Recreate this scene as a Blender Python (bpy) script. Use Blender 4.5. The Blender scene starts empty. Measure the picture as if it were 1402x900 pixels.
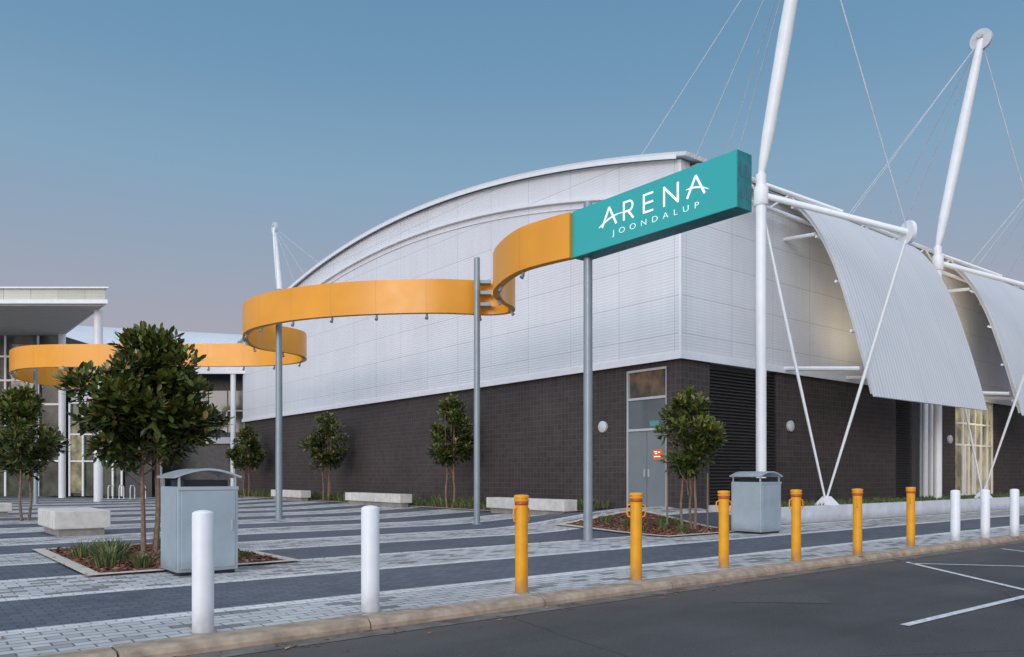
import bpy, math, random
from mathutils import Vector, Matrix
random.seed(7)
sc = bpy.context.scene
COL = sc.collection
C_, S_ = 0.7795, 0.6264
ANG = math.atan2(S_, C_)
def W(u, v): return (u*C_ - v*S_, u*S_ + v*C_)
def UV(x, y): return (x*C_ + y*S_, -x*S_ + y*C_)
def bear(b, d):            # bearing (tan*1080 from view axis) and depth -> site coords
    return UV((b-701)/1080*d, d)
def S(t):
    t = max(0, min(1, t)); return t*t*(3-2*t)
def g(u, v):
    if u > 21.2: k = max(0, 1-(u-21.2)/1.0)
    else: k = 1
    return (0.5*S((u-13)/6.5)*S((v-13)/4)*(1-.68*S((v-16.5)/5))*k) + 0.0

# ---------------------------------------------------------------- materials
def nodes(name):
    m = bpy.data.materials.new(name); m.use_nodes = True
    nt = m.node_tree
    return m, nt, nt.nodes["Principled BSDF"]
def N(nt, t, **kw):
    n = nt.nodes.new(t)
    for k, v in kw.items(): setattr(n, k, v)
    return n
def L(nt, a, b): nt.links.new(a, b)
def math_(nt, op, a, b=None, c=None):
    n = nt.nodes.new('ShaderNodeMath'); n.operation = op
    for i, x in enumerate((a, b, c)):
        if x is None: continue
        if isinstance(x, (int, float)): n.inputs[i].default_value = x
        else: L(nt, x, n.inputs[i])
    return n.outputs[0]
def mixc(nt, f, a, b, mode='MIX'):
    n = nt.nodes.new('ShaderNodeMixRGB'); n.blend_type = mode
    for i, x in enumerate((f, a, b)):
        if isinstance(x, (int, float)): n.inputs[i].default_value = x
        elif isinstance(x, tuple): n.inputs[i].default_value = (*x[:3], 1)
        else: L(nt, x, n.inputs[i])
    return n.outputs[0]
def noise_n(nt, vec, scale, detail=4, rough=.55):
    n = N(nt, 'ShaderNodeTexNoise'); n.inputs['Scale'].default_value = scale
    n.inputs['Detail'].default_value = detail; n.inputs['Roughness'].default_value = rough
    L(nt, vec, n.inputs['Vector']); return n
def noise(nt, vec, scale, detail=4, rough=.55): return noise_n(nt, vec, scale, detail, rough).outputs['Fac']
def ramp(nt, f, a, b, lo=.3, hi=.7):
    n = nt.nodes.new('ShaderNodeMapRange'); L(nt, f, n.inputs[0])
    n.inputs[1].default_value = lo; n.inputs[2].default_value = hi
    n.inputs[3].default_value = a; n.inputs[4].default_value = b
    return n.outputs[0]
def bump(nt, b, h, strength, dist=.02):
    n = nt.nodes.new('ShaderNodeBump'); n.inputs['Strength'].default_value = strength
    n.inputs['Distance'].default_value = dist
    L(nt, h, n.inputs['Height']); L(nt, n.outputs[0], b.inputs['Normal'])
def coords(nt):
    t = nt.nodes.new('ShaderNodeTexCoord').outputs['Object']
    s = nt.nodes.new('ShaderNodeSeparateXYZ'); L(nt, t, s.inputs[0])
    return t, s.outputs[0], s.outputs[1], s.outputs[2]
def comb(nt, x, y, z=0):
    n = nt.nodes.new('ShaderNodeCombineXYZ')
    for i, q in enumerate((x, y, z)):
        if isinstance(q, (int, float)): n.inputs[i].default_value = q
        else: L(nt, q, n.inputs[i])
    return n.outputs[0]
def brick(nt, vec, c1, c2, mo, w, h, ms, off=.5, smooth=.1):
    n = nt.nodes.new('ShaderNodeTexBrick'); n.offset = off; n.squash = 1
    L(nt, vec, n.inputs['Vector'])
    n.inputs['Color1'].default_value = (*c1, 1); n.inputs['Color2'].default_value = (*c2, 1)
    n.inputs['Mortar'].default_value = (*mo, 1); n.inputs['Scale'].default_value = 1
    n.inputs['Mortar Size'].default_value = ms; n.inputs['Mortar Smooth'].default_value = smooth
    n.inputs['Brick Width'].default_value = w; n.inputs['Row Height'].default_value = h
    return n.outputs['Color'], n.outputs['Fac']

def M(name, col, rough=.55, metal=0., var=.12, scale=2.5, bmp=0., bscale=60, emis=None, es=0, grime=0.):
    m, nt, b = nodes(name)
    t, x, y, z = coords(nt)
    f = ramp(nt, noise(nt, t, scale), 1-var, 1+var)
    c = mixc(nt, 1, col, comb(nt, f, f, f), 'MULTIPLY')
    if grime:
        gz = ramp(nt, math_(nt, 'ADD', z, math_(nt, 'MULTIPLY', noise(nt, t, 9), .25)), grime, 0, .05, .4)
        c = mixc(nt, gz, c, (.12, .10, .08))
    L(nt, c, b.inputs['Base Color'])
    b.inputs['Metallic'].default_value = metal
    L(nt, ramp(nt, noise(nt, t, scale*4), rough*.85, min(1, rough*1.15)), b.inputs['Roughness'])
    if bmp: bump(nt, b, noise(nt, t, bscale), bmp, .01)
    if emis:
        b.inputs['Emission Color'].default_value = (*emis, 1); b.inputs['Emission Strength'].default_value = es
    return m

def clad_mat(name, base, rib=.15, vert=False, panel=(3.6, 1.25), ribamt=.05, seam=.72, rough=.5, bm=.3, sw=.016, var2=.965):
    m, nt, b = nodes(name)
    t, x, y, z = coords(nt)
    s = math_(nt, 'ADD', x, y)
    c1 = tuple(k*1.01 for k in base); c2 = tuple(k*var2 for k in base)
    c, f = brick(nt, comb(nt, x if vert else s, z), c1, c2, tuple(k*seam for k in base), panel[0], panel[1], sw, off=0)
    coord = x if vert else z
    w = math_(nt, 'SINE', math_(nt, 'MULTIPLY', coord, 6.2832/rib))
    k = ramp(nt, w, 1-ribamt, 1+ribamt*.4, -1, 1)
    c = mixc(nt, 1, c, comb(nt, k, k, k), 'MULTIPLY')
    st = ramp(nt, noise(nt, comb(nt, math_(nt, 'MULTIPLY', s, .5), math_(nt, 'MULTIPLY', z, .4)), 1.0), .95, 1.02)
    c = mixc(nt, 1, c, comb(nt, st, st, st), 'MULTIPLY')
    dr = ramp(nt, noise(nt, comb(nt, math_(nt, 'MULTIPLY', s, 5), math_(nt, 'MULTIPLY', z, .22)), 1.0, 3), .965, 1.015)
    c = mixc(nt, 1, c, comb(nt, dr, dr, dr), 'MULTIPLY')
    L(nt, c, b.inputs['Base Color'])
    b.inputs['Roughness'].default_value = rough
    bump(nt, b, w, bm, .02)
    return m

clad = clad_mat('metal_cladding', (.76, .77, .795), rib=.10, ribamt=.05, seam=.72, bm=.12, panel=(2.4, 1.2), sw=.013, var2=.975)
shell_m = clad_mat('canopy_sheet', (.70, .715, .735), rib=.21, vert=True, panel=(3.03, 60), ribamt=.13, rough=.6, bm=.2, seam=.80)
roof_m = clad_mat('roof_sheet', (.70, .72, .75), rib=.3, vert=True, panel=(3, 60))
white = M('white_paint_steel', (.82, .83, .84), .4, var=.04)
white_tr = M('white_trim', (.80, .81, .83), .45, var=.05)
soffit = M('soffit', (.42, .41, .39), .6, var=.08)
galv = M('grey_painted_pole', (.27, .32, .345), .4, metal=.25, var=.08)
yellow_b = M('bollard_yellow', (.84, .37, .010), .4, var=.10, scale=5, grime=.7)
white_b = M('bollard_white', (.82, .83, .85), .4, var=.05, scale=5, grime=.6)
redband = M('reflector_red', (.50, .09, .02), .3)
orange = M('ribbon_orange', (.84, .34, .014), .34, var=.09, scale=.6)
binm = M('bin_steel', (.40, .48, .52), .42, metal=.25, var=.10, scale=2, grime=.5)
binm2 = M('bin_lid_steel', (.48, .54, .57), .35, metal=.35, var=.06)
dark = M('dark_gap', (.015, .016, .018), .6)
conc = M('concrete', (.64, .61, .56), .8, var=.14, scale=4, bmp=.3, bscale=50, grime=.5)
plinthm = M('painted_plinth', (.64, .64, .67), .7, var=.12, scale=2, bmp=.2, grime=.5)
kerbm = M('kerb_concrete', (.38, .29, .21), .85, var=.35, scale=5, bmp=.5, bscale=40)
teal = M('sign_teal', (.02, .29, .29), .35, var=.02, emis=(.02, .28, .28), es=.45)
teal_d = M('sign_teal_side', (.025, .22, .235), .3, var=.25, scale=4)
lett = M('sign_letter', (.9, .92, .92), .4, var=0, emis=(1, 1, 1), es=.5)
doorm = M('door_grey', (.19, .22, .23), .4, var=.05)
framem = M('frame_grey', (.5, .52, .53), .4, var=.05)
louvrem = M('louvre_dark', (.056, .052, .052), .6, var=.1)
mulchm = M('mulch', (.20, .075, .045), .95, var=.6, scale=30, bmp=1., bscale=45)
barkm = M('bark', (.22, .145, .095), .85, var=.3, scale=12, bmp=.5)
glass_d = M('dark_glass', (.02, .026, .032), .10, var=.2, scale=.5)
glass_m = M('grey_glass', (.10, .14, .15), .08, var=.3, scale=.5)
blackwall = M('dark_wall', (.022, .024, .028), .5, var=.2)
leaden = M('cable_steel', (.50, .52, .55), .4, metal=.2)
orange_s = M('notice_orange', (.80, .17, .03), .5, var=.02)
green_s = M('notice_green', (.08, .26, .24), .5, var=.02, emis=(.05, .5, .4), es=.08)
lens = M('lamp_lens', (.6, .62, .62), .25, var=.05)
markm = M('road_paint', (.62, .62, .62), .8, var=.35, scale=14)
strip_m = M('led_strip', (.8, .9, .9), .4, var=0, emis=(.65, .95, 1), es=3)
edgem = M('edging', (.60, .53, .45), .8, var=.15, scale=6)

def lit_mat(name, c, es, sc_=1.2, lo=.12):
    m, nt, b = nodes(name)
    t, x, y, z = coords(nt)
    s = math_(nt, 'ADD', x, y)
    n = noise(nt, comb(nt, s, math_(nt, 'MULTIPLY', z, .8)), sc_, 3)
    f = ramp(nt, n, lo, 1.3, .38, .66)
    b.inputs['Base Color'].default_value = (.03, .035, .035, 1); b.inputs['Roughness'].default_value = .12
    b.inputs['Specular IOR Level'].default_value = .3
    L(nt, mixc(nt, 1, c, comb(nt, f, f, f), 'MULTIPLY'), b.inputs['Emission Color'])
    b.inputs['Emission Strength'].default_value = es
    return m
litw = lit_mat('lit_window_warm', (.60, .52, .28), .5, 1.0, .25)
litw2 = lit_mat('lit_window_dim', (.16, .19, .10), .25)
poster = lit_mat('dark_upper_glass', (.10, .10, .09), .3, .8)
warmvoid = lit_mat('warm_void', (.26, .15, .06), .3, 2)
m, nt, b = nodes('printed_poster'); posterm = m
t, x, y, z = coords(nt)
pn = noise_n(nt, t, .9, 4, .6)
pc = mixc(nt, ramp(nt, pn.outputs['Fac'], 0, 1, .42, .58), (.10, .16, .18), (.55, .42, .36))
pn2 = noise(nt, t, 1.7, 3)
pc = mixc(nt, ramp(nt, pn2, 0, .8, .55, .62), pc, (.42, .10, .09))
L(nt, pc, b.inputs['Base Color']); b.inputs['Roughness'].default_value = .25

# block wall
m, nt, b = nodes('charcoal_blockwork'); brickm = m
t, x, y, z = coords(nt)
vec = comb(nt, math_(nt, 'ADD', x, y), z)
c, f = brick(nt, vec, (.040, .030, .028), (.058, .045, .042), (.094, .080, .075), .20, .20, .010, off=0)
st = ramp(nt, noise(nt, vec, .35, 5), .85, 1.2)
c = mixc(nt, 1, c, comb(nt, st, st, st), 'MULTIPLY')
fin = ramp(nt, noise(nt, vec, 18, 3), .75, 1.3)
c = mixc(nt, 1, c, comb(nt, fin, fin, fin), 'MULTIPLY')
eff = ramp(nt, noise(nt, comb(nt, math_(nt, 'MULTIPLY', math_(nt, 'ADD', x, y), 1.4), math_(nt, 'MULTIPLY', z, .6)), 1.6, 6, .7), 0, .35, .60, .78)
c = mixc(nt, eff, c, (.12, .11, .105))
L(nt, c, b.inputs['Base Color']); b.inputs['Roughness'].default_value = .75
bump(nt, b, math_(nt, 'SUBTRACT', math_(nt, 'MULTIPLY', noise(nt, vec, 30), .25), f), .7, .02)

# paving
m, nt, b = nodes('paving_bands'); pavem = m
t, x, y, z = coords(nt)
vec = comb(nt, x, y)
lc, lf = brick(nt, vec, (.60, .585, .57), (.45, .44, .43), (.17, .165, .16), .30, .15, .010)
dc, df = brick(nt, vec, (.080, .092, .118), (.125, .138, .168), (.045, .045, .05), .24, .12, .008)
wc, wf = brick(nt, vec, (.78, .76, .73), (.68, .66, .64), (.3, .3, .3), .24, .115, .008)
oc, of_ = brick(nt, vec, (0, 0, 0), (1, 1, 1), (0, 0, 0), .30, .15, .0)
yw = math_(nt, 'ADD', y, math_(nt, 'MULTIPLY', math_(nt, 'SUBTRACT', noise(nt, t, .6), .5), .05))
fr = math_(nt, 'FRACT', math_(nt, 'DIVIDE', math_(nt, 'SUBTRACT', math_(nt, 'ADD', yw, 435), 9.0), 4.35))
isdark = math_(nt, 'LESS_THAN', fr, .485)
w1 = math_(nt, 'MULTIPLY', math_(nt, 'GREATER_THAN', fr, .485), math_(nt, 'LESS_THAN', fr, .54))
w2 = math_(nt, 'GREATER_THAN', fr, .945)
wl = math_(nt, 'ADD', w1, w2)
odd = ramp(nt, oc, 1, .50, .76, .86)
lc = mixc(nt, 1, lc, comb(nt, odd, odd, odd), 'MULTIPLY')
c = mixc(nt, isdark, lc, dc); c = mixc(nt, wl, c, wc)
st = ramp(nt, noise(nt, t, .45, 6, .65), .80, 1.15)
st2 = ramp(nt, noise(nt, t, 7, 4), .9, 1.1)
st3 = ramp(nt, noise(nt, t, 2.3, 3, .7), 1, .75, .64, .72)
for q in (st, st2, st3): c = mixc(nt, 1, c, comb(nt, q, q, q), 'MULTIPLY')
L(nt, c, b.inputs['Base Color']); b.inputs['Roughness'].default_value = .62
bump(nt, b, math_(nt, 'SUBTRACT', math_(nt, 'MULTIPLY', noise(nt, t, 25), .3), lf), .4, .01)

# asphalt
m, nt, b = nodes('asphalt'); asph = m
t, x, y, z = coords(nt)
a = ramp(nt, noise(nt, t, .35, 6, .6), .72, 1.4)
a2 = ramp(nt, noise(nt, t, 70, 3, .7), .35, 1.8)
a3 = ramp(nt, noise(nt, comb(nt, math_(nt, 'MULTIPLY', x, .2), y), 1.6, 4), .85, 1.18)
c = mixc(nt, 1, (.052, .050, .051), comb(nt, a, a, a), 'MULTIPLY')
c = mixc(nt, 1, c, comb(nt, a2, a2, a2), 'MULTIPLY'); c = mixc(nt, 1, c, comb(nt, a3, a3, a3), 'MULTIPLY')
sp1 = ramp(nt, noise(nt, t, 30, 2), 0, .8, .66, .72)
c = mixc(nt, sp1, c, (.18, .17, .16))
dirt = ramp(nt, math_(nt, 'ADD', y, math_(nt, 'MULTIPLY', noise(nt, t, 1.5, 5), 1.2)), 0, .35, 6.6, 7.8)
c = mixc(nt, dirt, c, (.16, .13, .10))
vor = nt.nodes.new('ShaderNodeTexVoronoi'); vor.feature = 'DISTANCE_TO_EDGE'; vor.inputs['Scale'].default_value = .22
nn_ = noise_n(nt, t, 2)
L(nt, mixc(nt, .12, t, nn_.outputs['Color']), vor.inputs['Vector'])
ck = ramp(nt, vor.outputs['Distance'], .5, 1, .001, .004)
c = mixc(nt, 1, c, comb(nt, ck, ck, ck), 'MULTIPLY')
L(nt, c, b.inputs['Base Color']); b.inputs['Roughness'].default_value = .8
bump(nt, b, noise(nt, t, 90, 3), .8, .01)

def leafmat(name, c1, c2, c3, rough=.42):
    m, nt, b = nodes(name)
    at = nt.nodes.new('ShaderNodeAttribute'); at.attribute_name = 'tone'
    r = nt.nodes.new('ShaderNodeValToRGB'); L(nt, at.outputs['Fac'], r.inputs[0])
    e = r.color_ramp.elements
    e[0].position = 0; e[0].color = (*c1, 1); e[1].position = 1; e[1].color = (*c3, 1)
    k = e.new(.86); k.color = (*c2, 1)
    L(nt, r.outputs[0], b.inputs['Base Color']); b.inputs['Roughness'].default_value = rough
    return m
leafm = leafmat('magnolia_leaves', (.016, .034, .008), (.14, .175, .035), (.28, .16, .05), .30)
grassm = leafmat('grass_blades', (.04, .07, .02), (.16, .21, .07), (.30, .26, .12), .7)
chipm = leafmat('bark_chips', (.12, .04, .025), (.34, .14, .08), (.48, .28, .18), .9)

# ---------------------------------------------------------------- mesh builder
class MB:
    def __init__(s): s.v = []; s.f = []; s.sm = []; s.tone = None
    def box(s, x0, x1, y0, y1, z0, z1):
        k = len(s.v)
        s.v += [(x0,y0,z0),(x1,y0,z0),(x1,y1,z0),(x0,y1,z0),(x0,y0,z1),(x1,y0,z1),(x1,y1,z1),(x0,y1,z1)]
        for q in ((0,3,2,1),(4,5,6,7),(0,1,5,4),(1,2,6,5),(2,3,7,6),(3,0,4,7)):
            s.f.append(tuple(k+i for i in q)); s.sm.append(False)
        return s
    def quad(s, a, b, c, d):
        k = len(s.v); s.v += [a, b, c, d]; s.f.append((k, k+1, k+2, k+3)); s.sm.append(False); return s
    def prism(s, poly, z0, z1):
        k = len(s.v); n = len(poly)
        s.v += [(p[0], p[1], z0) for p in poly]+[(p[0], p[1], z1) for p in poly]
        for j in range(n):
            j2 = (j+1) % n; s.f.append((k+j, k+j2, k+n+j2, k+n+j)); s.sm.append(False)
        s.f.append(tuple(k+j for j in reversed(range(n)))); s.f.append(tuple(k+n+j for j in range(n))); s.sm += [False]*2
        return s
    def tube(s, pts, rad, n=12, caps=True):
        pts = [Vector(p) for p in pts]
        if isinstance(rad, (int, float)): rad = [rad]*len(pts)
        k = len(s.v); prev = None
        for i, p in enumerate(pts):
            d = (pts[min(i+1, len(pts)-1)] - pts[max(i-1, 0)]).normalized()
            if prev is None: a = d.orthogonal().normalized()
            else: a = (prev - d*prev.dot(d)).normalized()
            prev = a; c = d.cross(a)
            for j in range(n):
                t = 2*math.pi*j/n
                s.v.append(tuple(p + a*math.cos(t)*rad[i] + c*math.sin(t)*rad[i]))
        for i in range(len(pts)-1):
            for j in range(n):
                j2 = (j+1) % n
                s.f.append((k+i*n+j, k+i*n+j2, k+(i+1)*n+j2, k+(i+1)*n+j)); s.sm.append(True)
        if caps:
            s.f.append(tuple(k+j for j in reversed(range(n)))); s.sm.append(False)
            e = k+(len(pts)-1)*n
            s.f.append(tuple(e+j for j in range(n))); s.sm.append(False)
        return s
    def lathe(s, cx, cy, prof, n=24):
        k = len(s.v)
        for r, z in prof:
            for j in range(n):
                t = 2*math.pi*j/n; s.v.append((cx+r*math.cos(t), cy+r*math.sin(t), z))
        for i in range(len(prof)-1):
            for j in range(n):
                j2 = (j+1) % n
                s.f.append((k+i*n+j, k+i*n+j2, k+(i+1)*n+j2, k+(i+1)*n+j)); s.sm.append(True)
        s.f.append(tuple(k+j for j in reversed(range(n)))); s.sm.append(False)
        e = k+(len(prof)-1)*n
        s.f.append(tuple(e+j for j in range(n))); s.sm.append(False)
        return s
    def sweep(s, plan, half, z0, z1, smooth=True):
        k = len(s.v); n = len(plan); P = [Vector((p[0], p[1])) for p in plan]
        for i, p in enumerate(P):
            d = (P[min(i+1, n-1)]-P[max(i-1, 0)]).normalized(); q = Vector((-d.y, d.x))*half
            for w, zz in ((q, z0), (-q, z0), (-q, z1), (q, z1)):
                s.v.append((p.x+w.x, p.y+w.y, zz))
        for i in range(n-1):
            for j in range(4):
                j2 = (j+1) % 4
                s.f.append((k+i*4+j, k+i*4+j2, k+(i+1)*4+j2, k+(i+1)*4+j)); s.sm.append(smooth)
        s.f.append((k, k+3, k+2, k+1)); s.sm.append(False)
        e = k+(n-1)*4; s.f.append((e, e+1, e+2, e+3)); s.sm.append(False)
        return s
    def profile(s, prof, x0, x1, smooth=False):
        k = len(s.v); n = len(prof)
        for xx in (x0, x1):
            for y, z in prof: s.v.append((xx, y, z))
        for j in range(n):
            j2 = (j+1) % n
            s.f.append((k+j, k+n+j, k+n+j2, k+j2)); s.sm.append(smooth)
        s.f.append(tuple(k+j for j in range(n))); s.sm.append(False)
        s.f.append(tuple(k+n+j for j in reversed(range(n)))); s.sm.append(False)
        return s
    def sheet(s, prof, x0, x1, th, smooth=True):
        n = len(prof); P = [Vector(p) for p in prof]; top = []; bot = []
        for i, p in enumerate(P):
            d = (P[min(i+1, n-1)]-P[max(i-1, 0)]).normalized(); q = Vector((-d.y, d.x))*th/2
            top.append(p+q); bot.append(p-q)
        k = len(s.v)
        for xx in (x0, x1):
            for p in top: s.v.append((xx, p.x, p.y))
            for p in bot: s.v.append((xx, p.x, p.y))
        T0, B0, T1, B1 = k, k+n, k+2*n, k+3*n
        for i in range(n-1):
            s.f.append((T0+i, T0+i+1, T1+i+1, T1+i)); s.sm.append(smooth)
            s.f.append((B0+i, B1+i, B1+i+1, B0+i+1)); s.sm.append(smooth)
            s.f.append((T0+i, B0+i, B0+i+1, T0+i+1)); s.sm.append(False)
            s.f.append((T1+i, T1+i+1, B1+i+1, B1+i)); s.sm.append(False)
        s.f.append((T0, T1, B1, B0)); s.sm.append(False)
        s.f.append((T0+n-1, B0+n-1, B1+n-1, T1+n-1)); s.sm.append(False)
        return s
    def mesh(s, name, mat):
        me = bpy.data.meshes.new(name); me.from_pydata([tuple(p) for p in s.v], [], s.f)
        me.materials.append(mat)
        me.polygons.foreach_set('use_smooth', s.sm); me.update()
        if any(s.sm): me.set_sharp_from_angle(angle=math.radians(42))
        if s.tone is not None:
            at = me.attributes.new('tone', 'FLOAT', 'FACE'); at.data.foreach_set('value', s.tone)
        return me
def bevel(ob, w=.01, seg=2):
    md = ob.modifiers.new('bevel', 'BEVEL'); md.width = w; md.segments = seg; md.limit_method = 'ANGLE'
    return ob

class Thing:
    def __init__(s, name, label, cat, u, v, z=0, group=None, rot=0, world=False):
        s.o = bpy.data.objects.new(name, None); s.o.empty_display_size = .3
        x, y = (u, v) if world else W(u, v)
        s.o.location = (x, y, z); s.o.rotation_euler = (0, 0, 0 if world else ANG+rot)
        s.o["label"] = label; s.o["category"] = cat
        if group: s.o["group"] = group
        COL.objects.link(s.o); s.u, s.v, s.z = u, v, z
    def part(s, name, mb, mat, label=None, bev=0, parent=None):
        me = mb if isinstance(mb, bpy.types.Mesh) else mb.mesh(name, mat)
        o = bpy.data.objects.new(name, me); COL.objects.link(o); o.parent = parent or s.o
        if label: o["label"] = label
        if bev: bevel(o, bev)
        return o
def copy_thing(root, loc, rot=None, label=None):
    n = root.copy(); COL.objects.link(n); n.location = loc
    if rot is not None: n.rotation_euler = (0, 0, rot)
    if label: n["label"] = label
    def rec(a, b):
        for c in list(a.children):
            k = c.copy(); COL.objects.link(k); k.parent = b; rec(c, k)
    rec(root, n); return n
def structure(name, mb, mat, u=0, v=0, z=0, rot=None):
    o = bpy.data.objects.new(name, mb.mesh(name, mat)); COL.objects.link(o)
    x, y = W(u, v); o.location = (x, y, z); o.rotation_euler = (0, 0, ANG if rot is None else rot)
    o["kind"] = "structure"; return o
def stuff(name, mb, mat):
    o = bpy.data.objects.new(name, mb.mesh(name, mat)); COL.objects.link(o); o.rotation_euler = (0, 0, ANG); o["kind"] = "stuff"
def catmull(P, n=8):
    P = [Vector(p) for p in P]; out = []
    for i in range(len(P)-1):
        p0 = P[max(i-1, 0)]; p1 = P[i]; p2 = P[i+1]; p3 = P[min(i+2, len(P)-1)]
        for j in range(n):
            t = j/n
            out.append(.5*((2*p1)+(-p0+p2)*t+(2*p0-5*p1+4*p2-p3)*t*t+(-p0+3*p1-3*p2+p3)*t*t*t))
    out.append(P[-1]); return out

# ---------------------------------------------------------------- ground
mb = MB(); mb.quad((-1500, -1500, 0), (1500, -1500, 0), (1500, 1500, 0), (-1500, 1500, 0))
structure('ground', mb, M('dry_ground', (.16, .14, .11), .9, var=.2, scale=.2), z=-.16)
mb = MB(); mb.quad((-80, -40, 0), (140, -40, 0), (140, 7.34, 0), (-80, 7.34, 0))
structure('road', mb, asph, z=-.11)
def sheetgrid(u0, u1, v0, v1, du, dv, dz):
    mb = MB(); nu = int(round((u1-u0)/du)); nv = int(round((v1-v0)/dv))
    nu = max(nu, 1); nv = max(nv, 1)
    for j in range(nv+1):
        for i in range(nu+1):
            u = u0+(u1-u0)*i/nu; v = v0+(v1-v0)*j/nv; mb.v.append((u, v, g(u, v)+dz))
    for j in range(nv):
        for i in range(nu):
            k = j*(nu+1)+i; mb.f.append((k, k+1, k+nu+2, k+nu+1)); mb.sm.append(True)
    return mb
structure('pavement', sheetgrid(-70, 110, 7.56, 100.06, .75, .5, 0), pavem)
mb = MB(); uu = -20
kp = [(7.30, -.16), (7.30, -.06), (7.325, -.018), (7.37, .004), (7.60, .008), (7.60, -.16)]
while uu < 60:
    j = random.uniform(-.008, .008)
    mb.profile([(a, b_+j*(i in (2, 3, 4))) for i, (a, b_) in enumerate(kp)], uu, uu+2.38); uu += 2.4
structure('kerb', mb, kerbm)
mb = MB(); mb.quad((-20, 7.02, 0), (60, 7.02, 0), (60, 7.325, 0), (-20, 7.325, 0))
structure('gutter', mb, M('gutter_concrete', (.15, .13, .11), .85, var=.45, scale=3, bmp=.3), z=-.105)
mb = MB(); a_ = (bear(1000, 10.0), bear(1140, 9.9), bear(1120, 10.6), bear(1010, 10.65))
mb.quad(*[(p[0], p[1], 0) for p in a_]); structure('asphalt_patch', mb, M('asphalt_patch', (.075, .072, .07), .85, var=.45, scale=30, bmp=.6), z=-.106)
def mark(p0, p1, w=.1):
    a = Vector(p0); b = Vector(p1); d = (b-a).normalized(); q = Vector((-d.y, d.x))*w/2
    mb = MB(); mb.quad((*(a-q), 0), (*(b-q), 0), (*(b+q), 0), (*(a+q), 0))
    structure('road_marking', mb, markm, z=-.102)
def rd(px, py):
    d = 1.61*1080/(py-651); return bear(px, d)
mark(rd(1238, 857), rd(1480, 799)); mark(rd(1240, 770), rd(1440, 817)); mark(rd(1246, 772), rd(1440, 777), .09); mark(rd(1372, 752), rd(1470, 764), .09)
lt = MB(); lt.tone = []
for i in range(620):
    if random.random() < .55: u = random.uniform(-4, 30); v = 7.27-abs(random.gauss(0, .22)); z = -.1
    else:
        u = random.choice((4.0, 4.0, 16.5))+random.gauss(0, 2.6); v = random.choice((15.5, 12.8))+random.gauss(0, 2.4)
        if v < 7.7: continue
        z = g(u, v)+.04 if (2.3 < u < 5.8 and 12.9 < v < 18.3) else g(u, v)+.008
    a = random.uniform(0, 6.28); l = random.uniform(.015, .055); w_ = l*.4
    dx, dy = math.cos(a)*l, math.sin(a)*l; ex, ey = -math.sin(a)*w_, math.cos(a)*w_
    lt.quad((u-dx, v-dy, z), (u+ex, v+ey, z+.008), (u+dx, v+dy, z+.012), (u-ex, v-ey, z+.004)); lt.tone.append(random.random())
stuff('fallen_leaves', lt, chipm)

def bed(u0, u1, v0, v1, bw=.22):
    structure('mulch_bed', sheetgrid(u0, u1, v0, v1, .25, .25, .025), mulchm)
    mb = MB()
    for (a, b_, c, d) in ((u0-bw, u1+bw, v0-bw, v0), (u0-bw, u1+bw, v1, v1+bw), (u0-bw, u0, v0, v1), (u1, u1+bw, v0, v1)):
        q = sheetgrid(a, b_, c, d, .25, .25, .034); k = len(mb.v)
        mb.v += q.v; mb.f += [tuple(i+k for i in f) for f in q.f]; mb.sm += q.sm
    structure('bed_edging', mb, edgem)
    ch = MB(); ch.tone = []
    for i in range(int((u1-u0)*(v1-v0)*(160 if v1 < 20 else 20))):
        u = random.uniform(u0, u1); v = random.uniform(v0, v1); z = g(u, v)+.03
        a = random.uniform(0, 6.28); l = random.uniform(.02, .07); w = l*.4
        dx, dy = math.cos(a)*l, math.sin(a)*l; ex, ey = -math.sin(a)*w, math.cos(a)*w; h = random.uniform(0, .05)
        ch.quad((u-dx-ex, v-dy-ey, z), (u+dx-ex, v+dy-ey, z+h), (u+dx+ex, v+dy+ey, z+h), (u-dx+ex, v-dy+ey, z+.01))
        ch.tone.append(random.random())
    stuff('mulch_chips', ch, chipm)
def tufts(name, items, h=.35, n=45, spread=.18):
    mb = MB(); mb.tone = []
    for (u, v, s_) in items:
        for i in range(n):
            a = random.uniform(0, 6.28); r = random.random()*spread*s_; x = u+math.cos(a)*r; y = v+math.sin(a)*r; z = g(u, v)+.01
            hh = h*s_*random.uniform(.6, 1.1); lx, ly = math.cos(a)*hh*random.uniform(.2, .7), math.sin(a)*hh*random.uniform(.2, .7)
            w = .007*s_+.003; bx, by = -math.sin(a)*w, math.cos(a)*w; k = len(mb.v)
            mb.v += [(x-bx, y-by, z), (x+bx, y+by, z), (x+lx*.5+bx*.8, y+ly*.5+by*.8, z+hh*.65), (x+lx*.5-bx*.8, y+ly*.5-by*.8, z+hh*.65), (x+lx*1.2, y+ly*1.2, z+hh*.95)]
            t = random.random()
            mb.f += [(k, k+1, k+2, k+3), (k+3, k+2, k+4)]; mb.sm += [False]*2; mb.tone += [t, t]
    stuff(name, mb, grassm)
bed(2.6, 5.5, 13.1, 18.0)
bed(15.0, 18.0, 12.6, 16.3)
bed(18.1, 19.7, 18.8, 53.5)
tufts('grass_tufts', [(2.9, 14.0, 1.1), (3.15, 14.9, 1.2), (2.9, 15.9, 1.0), (3.3, 13.6, .8), (3.5, 16.6, .9), (4.6, 17.2, .8), (5.1, 14.0, .5), (4.7, 13.5, .5), (5.2, 16.0, .7)] +
      [(15.4+random.random()*2.3, 12.9+random.random()*3, random.uniform(.5, .9)) for i in range(11)], n=95, spread=.25)
tufts('ground_cover', [(random.uniform(18.2, 19.6), random.uniform(19, 53), random.uniform(.7, 1.5)) for i in range(260)], n=24, h=.36, spread=.25)

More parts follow.
